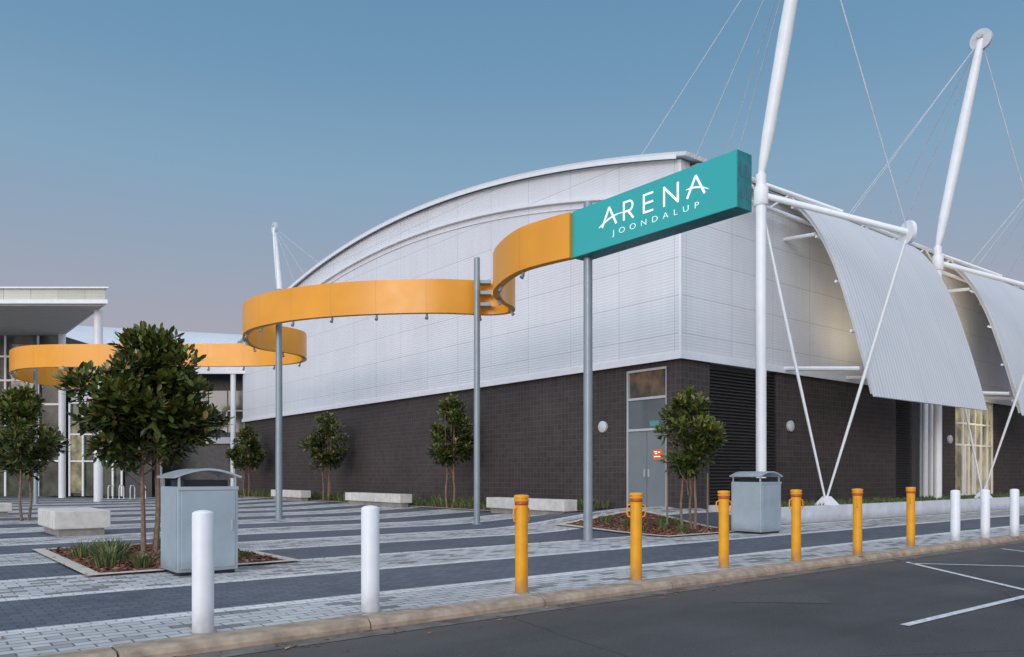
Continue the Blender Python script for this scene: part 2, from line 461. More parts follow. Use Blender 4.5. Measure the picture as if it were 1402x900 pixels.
# ---------------------------------------------------------------- bollards
def dome(r, z0, h, zt):
    return [(r, z0), (r, zt-h)] + [(r*math.cos(t), zt-h+h*math.sin(t)) for t in (.35, .7, 1.05, 1.3)] + [(.01, zt)]
mortar = M('mortar', (.3, .29, .27), .9)
wb = None; yb = None
for px, d in ((278, 7.53), (507, 8.66), (1308, 18.0), (1349, 18.85), (1389, 19.4)):
    u, v = bear(px, d)
    if wb is None:
        T = Thing('bollard', 'smooth white painted steel bollard beside the kerb', 'bollard', u, v, 0, 'bollards along the kerb'); wb = T.o
        T.part('post', MB().lathe(0, 0, dome(.1, 0, .035, 1.17), 32), white_b)
        T.part('base_collar', MB().lathe(0, 0, [(.125, 0), (.125, .006), (.102, .012)], 32), mortar)
    else: copy_thing(wb, (*W(u, v), 0))
for px, d in ((714, 10.05), (871, 11.25), (991, 12.75), (1090, 13.75), (1174, 14.7), (1247, 16.6)):
    u, v = bear(px, d)
    if yb is None:
        T = Thing('bollard', 'yellow bollard with red band, ring cap and chain loops', 'bollard', u, v, 0, 'bollards along the kerb'); yb = T.o
        T.part('post', MB().lathe(0, 0, [(.082, 0), (.082, 1.10)], 28), yellow_b)
        T.part('reflector_band', MB().lathe(0, 0, [(.0845, 1.12), (.089, 1.125), (.089, 1.16), (.0845, 1.165)], 28), redband)
        T.part('cap', MB().lathe(0, 0, [(.084, 1.10), (.084, 1.168), (.098, 1.172), (.1, 1.19), (.084, 1.195), (.084, 1.21), (.098, 1.213), (.098, 1.24), (.08, 1.25), (.02, 1.255)], 28), yellow_b)
        for sgn in (1, -1):
            T.part('chain_loop', MB().tube([(sgn*.08, 0, 1.09), (sgn*.125, 0, 1.07), (sgn*.135, 0, .98), (sgn*.12, 0, .92), (sgn*.08, 0, .905)], .011, 8), yellow_b)
        T.part('base_collar', MB().lathe(0, 0, [(.11, 0), (.11, .006), (.084, .012)], 28), mortar)
    else: copy_thing(yb, (*W(u, v), 0), ANG+random.uniform(-.7, .7))

# ---------------------------------------------------------------- bins
def litter_bin(u, v):
    T = Thing('litter_bin', 'grey steel bin enclosure with arched lid on paving', 'bin', u, v, g(u, v), 'litter bins')
    w, h = .9, 1.33
    T.part('body', MB().box(0, w, 0, w, .05, h), binm, bev=.012)
    T.part('plinth', MB().box(.04, w-.04, .04, w-.04, 0, .05), dark)
    T.part('door', MB().box(.05, w-.05, -.014, -.001, .1, h-.07), binm, bev=.006)
    T.part('side_panel', MB().box(-.014, -.001, .06, w-.06, .1, h-.07), binm, bev=.006)
    T.part('handle', MB().box(w-.12, w-.09, -.03, -.016, .65, .82), binm2, bev=.004)
    for xx in (.02, w-.05):
        for yy in (.03, w-.06): T.part('lid_post', MB().box(xx, xx+.03, yy, yy+.03, h, h+.16), binm2)
    T.part('opening', MB().box(.12, w-.12, .12, w-.12, h+.001, h+.10), dark)
    prof = [(-.05+(w+.1)*i/14, h+.14+.12*math.sin(math.pi*i/14)) for i in range(15)]
    m2 = MB().sheet(prof, -.02, w+.02, .03)
    m2.v = [(p[1], p[0], p[2]) for p in m2.v]; m2.f = [tuple(reversed(f)) for f in m2.f]
    T.part('lid', m2, binm2)
    T.part('top_rail', MB().box(0, w, -.018, -.002, h-.05, h+.0), binm2)
litter_bin(*bear(243, 11.65))
u, v = bear(1042, 20.0); litter_bin(u, v)

# ---------------------------------------------------------------- benches
bbase = M('bench_base', (.30, .28, .25), .85, var=.2, scale=6)
def bench(u0, u1, v0, v1, label, h=.5):
    u, v = (u0+u1)/2, (v0+v1)/2; T = Thing('bench', label, 'bench', u, v, g(u, v)-.02, 'concrete benches')
    a, b_ = (u1-u0)/2, (v1-v0)/2
    T.part('seat', MB().box(-a, a, -b_, b_, .2, h), conc, bev=.02)
    T.part('base', MB().box(-a+.12, a-.12, -b_+.12, b_-.12, 0, .198), bbase)
u, v = bear(74, 19.1); bench(u, u+1.25, v, v+2.5, 'short white concrete bench next to a tree bed', .64)
u, v = bear(5, 29); bench(u-1, u+.2, v-.6, v+.2, 'pale concrete bench on striped paving')
bench(17.35, 17.95, 18.9, 23.1, 'long pale concrete bench beside the block wall', .58)
bench(17.35, 17.95, 29.2, 34.3, 'long pale concrete bench beside the block wall', .58)
bench(17.35, 17.95, 39.4, 43.4, 'long pale concrete bench beside the block wall', .58)

# ---------------------------------------------------------------- trees
def tree(u, v, H, cw, cb, nl, leaf, seed, label, stems=3, nc=34, low=0.):
    R = random.Random(seed); z0 = g(u, v)
    T = Thing('tree', label, 'tree', u, v, z0, 'young magnolia trees')
    tr = MB(); cz = (cb+H)/2; ch = (H-cb)/2
    clumps = []
    for i in range(nc):
        while True:
            p = Vector((R.uniform(-1, 1), R.uniform(-1, 1), R.uniform(-1, 1)))
            if p.length < 1 and p.length > .4: break
        prof = (1-.30*max(0, p.z)) * (1+low*max(0, -p.z))
        k = R.uniform(.70, 1.12)
        clumps.append(Vector((p.x*cw/2*prof*k, p.y*cw/2*prof*k, cz+p.z*ch*R.uniform(.80, 1.0))))
    clumps.append(Vector((.05, 0, H-.02))); clumps.append(Vector((-.22, .1, H-.22))); clumps.append(Vector((0.26, -.1, H-.32)))
    for i in range(stems):
        a = 6.28*i/stems+R.random(); r0 = .05+.12*(stems > 1)
        x0, y0 = math.cos(a)*r0, math.sin(a)*r0
        x1, y1 = math.cos(a)*cw*.12, math.sin(a)*cw*.12
        pts = [(x0, y0, -.05), (x0*1.3+R.uniform(-.05, .05), y0*1.3+R.uniform(-.05, .05), cb*.5), (x1*.8, y1*.8, cb), (x1+R.uniform(-.1, .1), y1+R.uniform(-.1, .1), cz), (x1*1.2, y1*1.2, H-.35)]
        rr = .0105*H
        tr.tube([tuple(p) for p in catmull(pts, 4)], [rr*(1.15-.9*i_/16) for i_ in range(17)], 8)
    for q in clumps:
        if R.random() < .9:
            st = Vector((R.uniform(-.1, .1)*cw, R.uniform(-.1, .1)*cw, max(cb*.75, q.z-R.uniform(.4, .9))))
            mid = (st+q)/2+Vector((0, 0, -.08))
            tr.tube([tuple(st), tuple(mid), tuple(q)], [.016, .011, .005], 5)
    T.part('trunk', tr, barkm)
    lf = MB(); lf.tone = []
    per = nl//len(clumps)
    for q in clumps:
        ct = R.uniform(-.18, .22); cr = R.uniform(.13, .25)*cw/2.2*1.15
        for i in range(int(per*R.uniform(.6, 1.4)*(cr/.2)**1.3*(2.2/cw)**1.0)):
            d = Vector((R.gauss(0, 1), R.gauss(0, 1), R.gauss(0, .8)))
            if d.length > 2.0: d *= 2.0/d.length
            c = q+d*cr*.62
            o = d.normalized()*.7+Vector((c.x, c.y, (c.z-cz)*.6)).normalized()*.3
            ax = (o*.8+Vector((R.uniform(-1, 1), R.uniform(-1, 1), R.uniform(-.2, 1.2)))*.8).normalized()
            sd = ax.cross(Vector((R.uniform(-.6, .6), R.uniform(-.6, .6), 1))).normalized()
            nn = ax.cross(sd)
            l = leaf*R.uniform(.65, 1.15); w = l*.23
            k = len(lf.v); c1 = c+ax*l*.3; c2 = c+ax*l*.68-Vector((0, 0, l*.04))
            lf.v += [tuple(c), tuple(c1+sd*w*.9+nn*w*.3), tuple(c2+sd*w*.9+nn*w*.3), tuple(c+ax*l-Vector((0, 0, l*.14))), tuple(c2-sd*w*.9+nn*w*.3), tuple(c1-sd*w*.9+nn*w*.3)]
            lf.f += [(k, k+1, k+2, k+3), (k, k+3, k+4, k+5)]; lf.sm += [False, False]
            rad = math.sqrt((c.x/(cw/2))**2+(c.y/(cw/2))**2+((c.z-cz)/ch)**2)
            t = .18+ct+R.uniform(-.28, .28)+.15*(c.z-cz)/ch+.20*min(1.1, rad)+.12*d.z  # shade inside and low in the crown is put into the leaf tone
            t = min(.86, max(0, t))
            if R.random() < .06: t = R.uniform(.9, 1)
            lf.tone += [t, min(1, t+.05)]
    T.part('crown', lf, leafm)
    return T
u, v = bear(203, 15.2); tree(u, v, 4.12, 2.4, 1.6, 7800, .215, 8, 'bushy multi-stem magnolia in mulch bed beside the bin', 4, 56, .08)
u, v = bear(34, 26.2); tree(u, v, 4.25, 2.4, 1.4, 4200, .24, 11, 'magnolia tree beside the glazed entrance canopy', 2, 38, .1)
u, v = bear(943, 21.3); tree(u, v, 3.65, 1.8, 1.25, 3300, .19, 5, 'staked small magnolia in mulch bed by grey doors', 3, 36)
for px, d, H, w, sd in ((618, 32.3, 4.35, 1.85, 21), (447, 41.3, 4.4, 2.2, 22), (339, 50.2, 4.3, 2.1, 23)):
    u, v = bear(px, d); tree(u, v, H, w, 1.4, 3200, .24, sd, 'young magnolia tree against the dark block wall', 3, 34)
u0, v0 = bear(943, 21.3); timber = M('timber', (.25, .17, .10), .8)
for du, dv in ((.55, -.2), (-.35, .45)):
    st = Thing('tree_stake', 'thin timber stake next to the young tree', 'stake', u0+du, v0+dv, g(u0+du, v0+dv), 'timber tree stakes')
    st.part('post', MB().tube([(0, 0, -.05), (0, 0, 1.55)], .025, 8), timber)

# ---------------------------------------------------------------- main building
UC, VC = 19.83, 16.14; VM = 34.0; VE = 2*VM-VC; UE = 78.0
def arch(v): return 13.95-.00737*(v-VM)**2
B = Thing('arena_building', 'white metal clad sports arena with dark block base and arched roof', 'building', UC, VC, 0)
def bx(u0, u1, v0, v1, z0, z1): return MB().box(u0-UC, u1-UC, v0-VC, v1-VC, z0, z1)
def add(mb, u0, u1, v0, v1, z0, z1): return mb.box(u0-UC, u1-UC, v0-VC, v1-VC, z0, z1)
for i, a_ in enumerate(((UC, UC+.3, VC, 16.72, -.2, 5.22), (UC, UC+.3, 18.52, VE+2.4, -.2, 5.22), (UC+.3, 21.3, VC, VC+.3, -.2, 5.22), (25.2, 34.2, VC, VC+.3, -.2, 5.22), (38.4, 40.2, VC, VC+.3, -.2, 5.22), (45.1, UE, VC, VC+.3, -.2, 5.22))):
    B.part('block_wall', bx(*a_), brickm, 'charcoal concrete block wall')
B.part('lintel', bx(UC+.02, UC+.28, 16.72, 18.52, 5.05, 5.2), brickm)
B.part('inner_wall', bx(UC+.7, UE-.5, VC+.7, VE+2, -.2, 5.25), blackwall)
NV = 48
vs = [VC-.12+(VE+2.4-VC+.12)*i/NV for i in range(NV+1)]
pro = [(v-VC, 5.3) for v in (vs[0], vs[-1])] + [(v-VC, arch(v)-.12) for v in reversed(vs)]
B.part('gable_cladding', MB().profile(pro, -.14, .3), clad, 'white ribbed metal cladding under arched roof')
B.part('side_cladding', bx(UC+.3, UE, VC-.12, VC+.3, 5.3, arch(VC)-.25), clad)
mb = MB(); add(mb, UC-.2, UC-.142, VC-.18, VE+2.45, 5.18, 5.40); add(mb, UC-.14, UE, VC-.18, VC-.122, 5.18, 5.40)
add(mb, UC-.14, UC+.31, VC-.12, VE+2.4, 5.225, 5.298); add(mb, UC+.32, UE, VC-.12, VC+.3, 5.225, 5.298)
B.part('cladding_trim', mb, white_tr, 'white flashing above the block wall')
B.part('corner_trim', bx(UC-.19, UC-.143, VC-.165, VC-.08, 5.40, arch(VC)-.3), white_tr)
prof = [(v-VC, arch(v)) for v in [VC-.5+(VE+3-VC+.5)*i/NV for i in range(NV+1)]]
B.part('roof', MB().sheet(prof, -.36, UE-UC, .12), roof_m, 'shallow arched white metal roof')
def band(off0, off1, x0, x1, k=0):
    m_ = MB(); up = [(v-VC, arch(v)-off0-k*(.25*math.exp(-((v-VC)/9)))) for v in vs]; lo = [(a, b_-(off1-off0)) for a, b_ in up]
    for i in range(NV):
        q = [lo[i], lo[i+1], up[i+1], up[i]]; m_.profile(q, x0, x1)
    return m_
B.part('fascia_band', band(1.06, 1.15, -.30, -.142, 1), white_tr, 'slim curved white flashing on the gable')
B.part('fascia_band', band(1.36, 1.40, -.19, -.142, 1), white_tr, 'slim curved white flashing on the gable')
B.part('fascia_edge', band(.03, .16, -.39, -.362), white)
def wlight(u, v, z, nu, nv):
    c = (u-UC, v-VC, z); e = (c[0]+nu*.12, c[1]+nv*.12, z)
    B.part('wall_light', MB().tube([c, (c[0]+nu*.08, c[1]+nv*.08, z), e], [.2, .2, .14], 20), lens, 'round bulkhead wall light')
wlight(UC, 19.55, 3.2, -1, 0); wlight(26.0, VC, 3.3, 0, -1); wlight(39.5, VC, 3.2, 0, -1)
def louvre(u0, u1):
    m_ = MB(); z = .5
    add(m_, u0, u1, VC+.22, VC+.26, .3, 5.2)
    while z < 5.1:
        m_.quad((u0-UC, .04, z), (u1-UC, .04, z), (u1-UC, .16, z+.085), (u0-UC, .16, z+.085)); z += .11
    B.part('louvre', m_, louvrem, 'dark horizontal louvre panel')
louvre(21.32, 25.18); louvre(34.22, 36.0)
B.part('recess_wall', bx(36.02, 38.38, VC+.4, VC+.5, .3, 5.2), M('recess', (.12, .11, .11), .7))
for uu, r, mt in ((36.3, .07, galv), (36.75, .13, white), (37.45, .2, white)):
    B.part('downpipe', MB().tube([(uu-UC, -.1, .4), (uu-UC, -.1, 5.17)], r, 16), mt)
gz = .47
B.part('door_frame', add(add(add(add(add(MB(), UC+.05, UC+.16, 16.73, 16.80, gz, 5.04), UC+.05, UC+.16, 18.44, 18.51, gz, 5.04), UC+.05, UC+.16, 16.80, 18.44, 2.98, 3.06), UC+.05, UC+.16, 16.80, 18.44, 4.02, 4.10), UC+.05, UC+.16, 16.80, 18.44, 4.96, 5.04), framem)
for a, b_ in ((16.81, 17.61), (17.63, 18.43)):
    d = B.part('door', bx(UC+.08, UC+.13, a, b_, gz, 2.97), doorm, 'grey metal double door leaf')
    B.part('handle', bx(UC+.04, UC+.078, (a+.06 if a > 17.6 else b_-.1), (a+.1 if a > 17.6 else b_-.06), 1.45, 1.7), framem, parent=d)
B.part('transom_window', bx(UC+.09, UC+.12, 16.81, 18.43, 3.07, 4.01), glass_m)
B.part('high_window', bx(UC+.14, UC+.15, 16.81, 18.43, 4.11, 4.95), warmvoid)
B.part('exit_notice', bx(UC+.08, UC+.088, 17.1, 17.5, 3.12, 3.3), green_s)
nt_ = B.part('door_notice', bx(UC+.068, UC+.078, 16.95, 17.35, 2.0, 2.34), orange_s, 'small orange notice with white marks on the door')
mb = MB()
for zz, a, b_ in ((2.24, 17.05, 17.13), (2.26, 17.17, 17.30), (2.2, 17.17, 17.26), (2.1, 17.03, 17.3)): add(mb, UC+.064, UC+.067, a, b_, zz, zz+.03)
B.part('notice_marks', mb, lett, parent=nt_)
ent = B.part('entrance_glazing', bx(40.22, 45.08, VC+.2, VC+.24, .5, 5.2), litw)
mb = MB()
for uu in (40.22, 41.4, 42.1, 42.85, 43.6, 44.4, 45.0): add(mb, uu, uu+.08, VC+.12, VC+.19, .5, 5.2)
for zz in (.5, 2.95, 4.0, 5.1): add(mb, 40.3, 45.0, VC+.125, VC+.185, zz, zz+.09)
B.part('entrance_frame', mb, white_tr, parent=ent)
for a in (41.5, 43.35, 42.42):
    B.part('entrance_door', add(MB(), a, a+.12, VC+.08, VC+.118, .55, 2.95), white_tr, parent=ent)

PER = 12.9
sp = catmull([(20.5, arch(20.5)+.30), (18.6, 12.55), (17.0, 12.15), (15.8, 11.5), (14.8, 10.45), (14.0, 8.9), (13.4, 7.1), (12.95, 5.5), (12.6, 4.06)], 5)
sp = [(p.x-VC, p.y) for p in sp]
sprev = sp[::-1]
for i in range(4):
    u0 = 25.2+PER*i; u1 = u0+9.1
    cn = B.part('curved_canopy', MB().sheet(sprev, u0-UC, u1-UC, .06), shell_m, 'curved white ribbed sheet canopy sweeping down from the roof')
    inn = [(a+.13, b_-.06) for a, b_ in sprev]
    for uu in (u0+.25, (u0+u1)/2, u1-.35):
        B.part('canopy_rib', MB().sheet(inn[1:], uu-UC, uu+.08-UC, .14), white, parent=cn)
        B.part('canopy_beam', MB().tube([(uu-UC, -.12, 5.35), (uu-UC, -2.95, 5.05)], .08, 8), white, parent=cn)
        B.part('canopy_beam', MB().tube([(uu-UC, -.12, 10.0), (uu-UC, -1.35, 9.9)], .07, 8), white, parent=cn)
    for kk in range(3, len(inn)-8, 5):
        B.part('canopy_purlin', MB().tube([(u0+.1-UC, inn[kk][0]+.1, inn[kk][1]-.05), (u1-.1-UC, inn[kk][0]+.1, inn[kk][1]-.05)], .05, 8), white, parent=cn)
tm = MB(); y1 = -.75
tm.tube([(2, y1, 11.3), (UE-UC, y1, 11.3)], .08, 8); tm.tube([(2, y1, 10.55), (UE-UC, y1, 10.55)], .07, 8)
x = 2.4; up = True
while x < UE-UC-1.6:
    tm.tube([(x, y1, 11.3 if up else 10.55), (x+1.3, y1, 10.55 if up else 11.3)], .04, 6); up = not up; x += 1.3
B.part('eave_truss', tm, white, 'white tubular truss along the roof edge')
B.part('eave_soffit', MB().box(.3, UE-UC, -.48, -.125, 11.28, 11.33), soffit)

TW = Thing('retaining_wall', 'low white painted retaining wall with planting behind', 'wall', 21.2, 13.5, 0)
TW.part('wall', MB().box(0, 56, 0, .3, -.1, .52), plinthm, bev=.02)
TW.part('end_wall', MB().box(0, .3, .302, 2.63, -.1, .52), plinthm, bev=.02)
mb = MB(); mb.quad((21.5, 13.8, .44), (78, 13.8, .44), (78, 16.2, .44), (21.5, 16.2, .44)); structure('garden_bed', mb, mulchm)
mb = MB(); mb.tone = []
for i in range(7000):
    u = 21.6+random.random()**1.3*40; v = random.uniform(13.85, 15.9); h = random.uniform(.08, .22); a = random.uniform(0, 6.28)
    w = .03; k = len(mb.v); dx, dy = math.cos(a)*w, math.sin(a)*w
    mb.v += [(u-dx, v-dy, .43), (u+dx, v+dy, .43), (u+dx*2+random.uniform(-.05, .05), v+random.uniform(-.05, .05), .43+h)]
    mb.f.append((k, k+1, k+2)); mb.sm.append(False); mb.tone.append(random.random()*.85)
stuff('low_grass', mb, grassm)

# ---------------------------------------------------------------- masts
headm = M('mast_head_grey', (.55, .55, .56), .5)
def mast(um, side=1, full=True):
    vb = 14.8 if side > 0 else 2*VM-14.8
    T = Thing('support_mast', 'leaning white steel mast with stay cables beside the arena', 'mast', um, vb, 0, 'roof support masts')
    s_ = side
    T.part('column', MB().lathe(0, 0, [(.24, .42), (.24, .5), (.165, .52), (.165, 11.2)], 20), white)
    top = Vector((0, -1.7*s_, 19.3)); bot = Vector((0, 0, 11.2)); ax = top-bot
    T.part('upper_mast', MB().tube([tuple(bot+ax*t) for t in (0, .06, .15, .5, .85, .97, 1)], [.10, .15, .19, .22, .18, .15, .13], 20), white)
    T.part('joint_collar', MB().lathe(0, 0, [(.20, 10.2), (.23, 10.25), (.23, 10.75), (.20, 10.8)], 20), white)
    T.part('mast_head', MB().tube([tuple(top+Vector((-.07, 0, -.02))), tuple(top+Vector((.07, 0, -.02)))], .42, 24), headm)
    T.part('mast_head_pin', MB().tube([tuple(top+Vector((-.2, 0, .1))), tuple(top+Vector((.2, 0, .1)))], .10, 12), leaden)
    cab = [(4.6, 5.5*s_), (-1.9, 3.6*s_), (2.4, 3.0*s_)] + ([(-3.4, 2.4*s_)] if um > 30 else [(.3, 3.2*s_)])
    for (du, dv) in cab:
        T.part('stay_cable', MB().tube([tuple(top), (du, dv, arch(vb+dv)+.1)], .018, 6), leaden)
    if full:
        node = Vector((2.75, -3.4, 9.05))
        T.part('outrigger', MB().tube([(0, 0, 10.55), tuple(node)], .10, 12), white)
        T.part('outrigger_brace', MB().tube([(0.0, 0, 10.95), (1.6, -1.9, 9.85)], .045, 10), white)
        T.part('node_plate', MB().tube([tuple(node+Vector((-.05, .03, 0))), tuple(node+Vector((.05, -.03, 0)))], .36, 24), white)
        foot = Vector((2.5, -.85, .75))
        T.part('strut', MB().tube([tuple(foot), tuple(foot.lerp(node, .5)), tuple(node)], [.035, .055, .035], 10), white)
        T.part('strut', MB().tube([tuple(foot+Vector((-.12, 0, 0))), (1.2, -.4, 5.5), (0, 0, 10.3)], [.035, .055, .035], 10), white)
        fm = MB()
        fm.v += [(2.15, -1.2, .42), (2.85, -1.2, .42), (2.85, -.5, .42), (2.15, -.5, .42), (2.4, -.95, .8), (2.6, -.95, .8), (2.6, -.75, .8), (2.4, -.75, .8)]
        fm.f += [(0, 3, 2, 1), (4, 5, 6, 7), (0, 1, 5, 4), (1, 2, 6, 5), (2, 3, 7, 6), (3, 0, 4, 7)]; fm.sm += [False]*6
        T.part('strut_foot', fm, white)
        T.part('stay_cable', MB().tube([tuple(top), tuple(node)], .022, 6), leaden)
for i in range(3): mast(22.2+PER*i)
mast(22.2, -1, False)

# ---------------------------------------------------------------- ribbon and sign
rp = [(1.37, 18.0), (.80, 18.5), (.22, 19.2), (-.22, 20.3), (-.42, 21.4), (-.30, 22.5), (-.02, 23.3), (-.10, 24.05), (-.7, 24.35), (-1.5, 24.2), (-2.6, 24.1), (-4.55, 24.35), (-6.27, 24.9), (-7.67, 25.7), (-8.9, 26.9), (-9.6, 28.4), (-9.95, 30.0), (-9.75, 31.2), (-9.1, 31.9), (-8.75, 33.0), (-9.3, 34.6), (-10.9, 35.6), (-13.4, 35.9), (-18.4, 36.0), (-21.5, 36.2), (-23.2, 37.0), (-24.6, 38.8), (-25.6, 41.4), (-25.4, 44.2), (-23.4, 46.0), (-20.5, 46.6)]
RB = Thing('ribbon_sculpture', 'winding orange metal ribbon carried high on grey poles', 'sculpture', 1.37, 18.0, 0, world=True)
cat = catmull(rp, 10)
plan = [(p.x-1.37, p.y-18.0) for p in cat]
RB.part('ribbon', MB().sweep(plan, .10, 6.45, 7.48), orange, 'continuous curving orange band')
lip = M('ribbon_lip', (.60, .23, .02), .45, var=.06)
acc = 0; jn = MB()
for i in range(1, len(cat)-1):
    acc += (cat[i]-cat[i-1]).length
    if acc > 1.5:
        acc = 0
        d = (cat[i+1]-cat[i-1]).normalized(); q = Vector((-d.y, d.x)); p = cat[i]-Vector((1.37, 18.0))
        sgn = 1 if (-cat[i]).dot(q) > 0 else -1
        RB.part('spotlight', MB().tube([(p.x, p.y, 6.45), (p.x, p.y, 6.36), (p.x+q.x*sgn*.05, p.y+q.y*sgn*.05, 6.28)], [.025, .04, .055], 10), galv)
        if i > 8:
            a = Vector((p.x, p.y)); e1 = d*.004; e2 = q*.102
            k = len(jn.v)
            for z_ in (6.455, 7.475):
                for s1, s2 in ((-1, -1), (1, -1), (1, 1), (-1, 1)): r_ = a+e1*s1+e2*s2; jn.v.append((r_.x, r_.y, z_))
            for f in ((0, 1, 5, 4), (2, 3, 7, 6)): jn.f.append(tuple(k+j for j in f)); jn.sm.append(False)
RB.part('panel_joint', jn, lip)
def pole(x, y, h, r, label='tall grey steel pole holding up the orange ribbon'):
    T = Thing('support_pole', label, 'pole', x, y, g(*UV(x, y)), 'ribbon support poles', world=True)
    T.part('shaft', MB().lathe(0, 0, [(r, 0), (r*.96, h-.02), (r*.6, h)], 20), galv)
    T.part('base_plate', MB().lathe(0, 0, [(r*1.7, 0), (r*1.7, .03), (r*1.05, .035)], 20), galv)
    return T
pole((805-701)/1080*17.95, 17.95, 7.72, .105)
P2 = pole((653-701)/1080*23.8, 23.8, 8.05, .095)
for z_ in (6.6, 6.95, 7.28): P2.part('bracket', MB().box(.05, .42, .02, .32, z_, z_+.1), galv)
pole((382-701)/1080*26.9, 26.9, 7.85, .115)
pole((49-701)/1080*41.2, 41.2, 7.7, .11)

sg = bpy.data.objects.new('arena_sign', None); COL.objects.link(sg)
sg.location = (1.37, 18.0, 6.45); sg.rotation_euler = (0, 0, math.atan2(-C_, S_))
sg["label"] = "long teal box sign with white ARENA JOONDALUP lettering"; sg["category"] = "sign"
SL = 4.44; SH = 1.07; SD = .46
def sp_(name, mb, mat, label=None, parent=None):
    o = bpy.data.objects.new(name, mb.mesh(name, mat) if isinstance(mb, MB) else mb); COL.objects.link(o); o.parent = parent or sg
    if label: o["label"] = label
    return o
bevel(sp_('sign_box', MB().box(0, SL, .012, SD, 0, SH), teal_d), .01)
sp_('sign_face', MB().box(.012, SL-.012, 0, .0115, .012, SH-.012), teal, 'teal illuminated face')
sp_('light_strip', MB().box(.3, SL-.1, SD-.10, SD-.03, SH+.001, SH+.03), strip_m, 'pale lit strip along the top back edge')
endm = M('end_mark', (.09, .17, .20), .4)
for a in (.12, .28):
    for zz in (.2, .6): sp_('end_emblem', MB().box(SL+.001, SL+.006, a, a+.06, zz, zz+.24), endm)
dep = [0]
def bar(mb, p, q, w, w2=None):
    w2 = w if w2 is None else w2
    dep[0] += 1; y0 = -.012-.0007*dep[0]
    p = Vector(p); q = Vector(q); d = (q-p).normalized(); n_ = Vector((-d.y, d.x))
    a = [p-n_*w/2, q-n_*w2/2, q+n_*w2/2, p+n_*w/2]
    k = len(mb.v)
    for yy in (y0, -.001):
        for r in a: mb.v.append((r.x, yy, r.y))
    for f in ((0, 1, 2, 3), (7, 6, 5, 4), (0, 4, 5, 1), (1, 5, 6, 2), (2, 6, 7, 3), (3, 7, 4, 0)):
        mb.f.append(tuple(k+i for i in f)); mb.sm.append(False)
def poly(mb, pts, w):
    dep[0] += 1; y0 = -.012-.0007*dep[0]
    P = [Vector(p) for p in pts]; n = len(P); k = len(mb.v)
    ws = w if isinstance(w, list) else [w]*n
    for i, p in enumerate(P):
        d = (P[min(i+1, n-1)]-P[max(i-1, 0)]).normalized(); q = Vector((-d.y, d.x))*ws[i]/2
        for r in (p-q, p+q):
            mb.v.append((r.x, y0, r.y)); mb.v.append((r.x, -.001, r.y))
    for i in range(n-1):
        a = k+i*4; b_ = a+4
        mb.f += [(a, b_, b_+2, a+2), (a+1, a+3, b_+3, b_+1), (a, a+1, b_+1, b_), (a+2, b_+2, b_+3, a+3)]; mb.sm += [False]*4
z0, hh, w = .455, .40, .042
def A(x, wd, swoosh):
    mb = MB(); dep[0] = 0
    bar(mb, (x, z0), (x+wd/2, z0+hh), w); bar(mb, (x+wd/2, z0+hh), (x+wd, z0), w)
    if swoosh == 1:
        pts = [(x-.10+t*(wd+.30), z0+.02+.17*math.sin(t*math.pi*.62)) for t in [i/12 for i in range(13)]]
    else:
        pts = [(x-.02+t*(wd+.12), z0+.18-.17*t*t*1.05+.05*t) for t in [i/12 for i in range(13)]]
    poly(mb, pts, [.006+.026*math.sin(math.pi*min(1, i/12*.93+.07)) for i in range(13)])
    return mb
sp_('letter_A', A(.97, .42, 1), lett)
mb = MB(); dep[0] = 0; x = 1.61
bar(mb, (x, z0), (x, z0+hh), w)
arc = [(x+.02, z0+hh-.021)] + [(x+.15+.10*math.cos(t), z0+hh-.121+.10*math.sin(t)) for t in [math.pi/2-math.pi*i/10 for i in range(11)]] + [(x+.02, z0+hh-.221)]
poly(mb, arc, w*.92); bar(mb, (x+.12, z0+.18), (x+.27, z0), w)
sp_('letter_R', mb, lett)
mb = MB(); dep[0] = 0; x = 2.17
bar(mb, (x, z0), (x, z0+hh), w)
for zz in (.021, .20, .379): bar(mb, (x+.0, z0+zz), (x+.25, z0+zz), w*.9)
sp_('letter_E', mb, lett)
mb = MB(); dep[0] = 0; x = 2.71
bar(mb, (x, z0), (x, z0+hh), w); bar(mb, (x, z0+hh-.02), (x+.35, z0+.02), w); bar(mb, (x+.35, z0), (x+.35, z0+hh), w)
sp_('letter_N', mb, lett)
sp_('letter_A', A(3.29, .42, 2), lett)
cu = bpy.data.curves.new('sub', 'FONT'); cu.body = 'JOONDALUP'; cu.size = .175; cu.space_character = 2.0; cu.extrude = .004; cu.offset = -.004
to = bpy.data.objects.new('subtmp', cu); COL.objects.link(to); bpy.context.view_layer.update()
me = bpy.data.meshes.new_from_object(to.evaluated_get(bpy.context.evaluated_depsgraph_get()))
bpy.data.objects.remove(to)
x0_ = min(v_.co.x for v_ in me.vertices); wx = max(v_.co.x for v_ in me.vertices)-x0_
me.transform(Matrix.Translation((-x0_-wx/2, 0, 0))); me.transform(Matrix.Rotation(math.pi/2, 4, 'X')); me.transform(Matrix.Diagonal((2.3/wx, 1, 1, 1)))
me.materials.clear(); me.materials.append(lett)
o = sp_('place_lettering', me, lett, 'small spaced white letters JOONDALUP'); o.location = (2.42, -.006, .215)

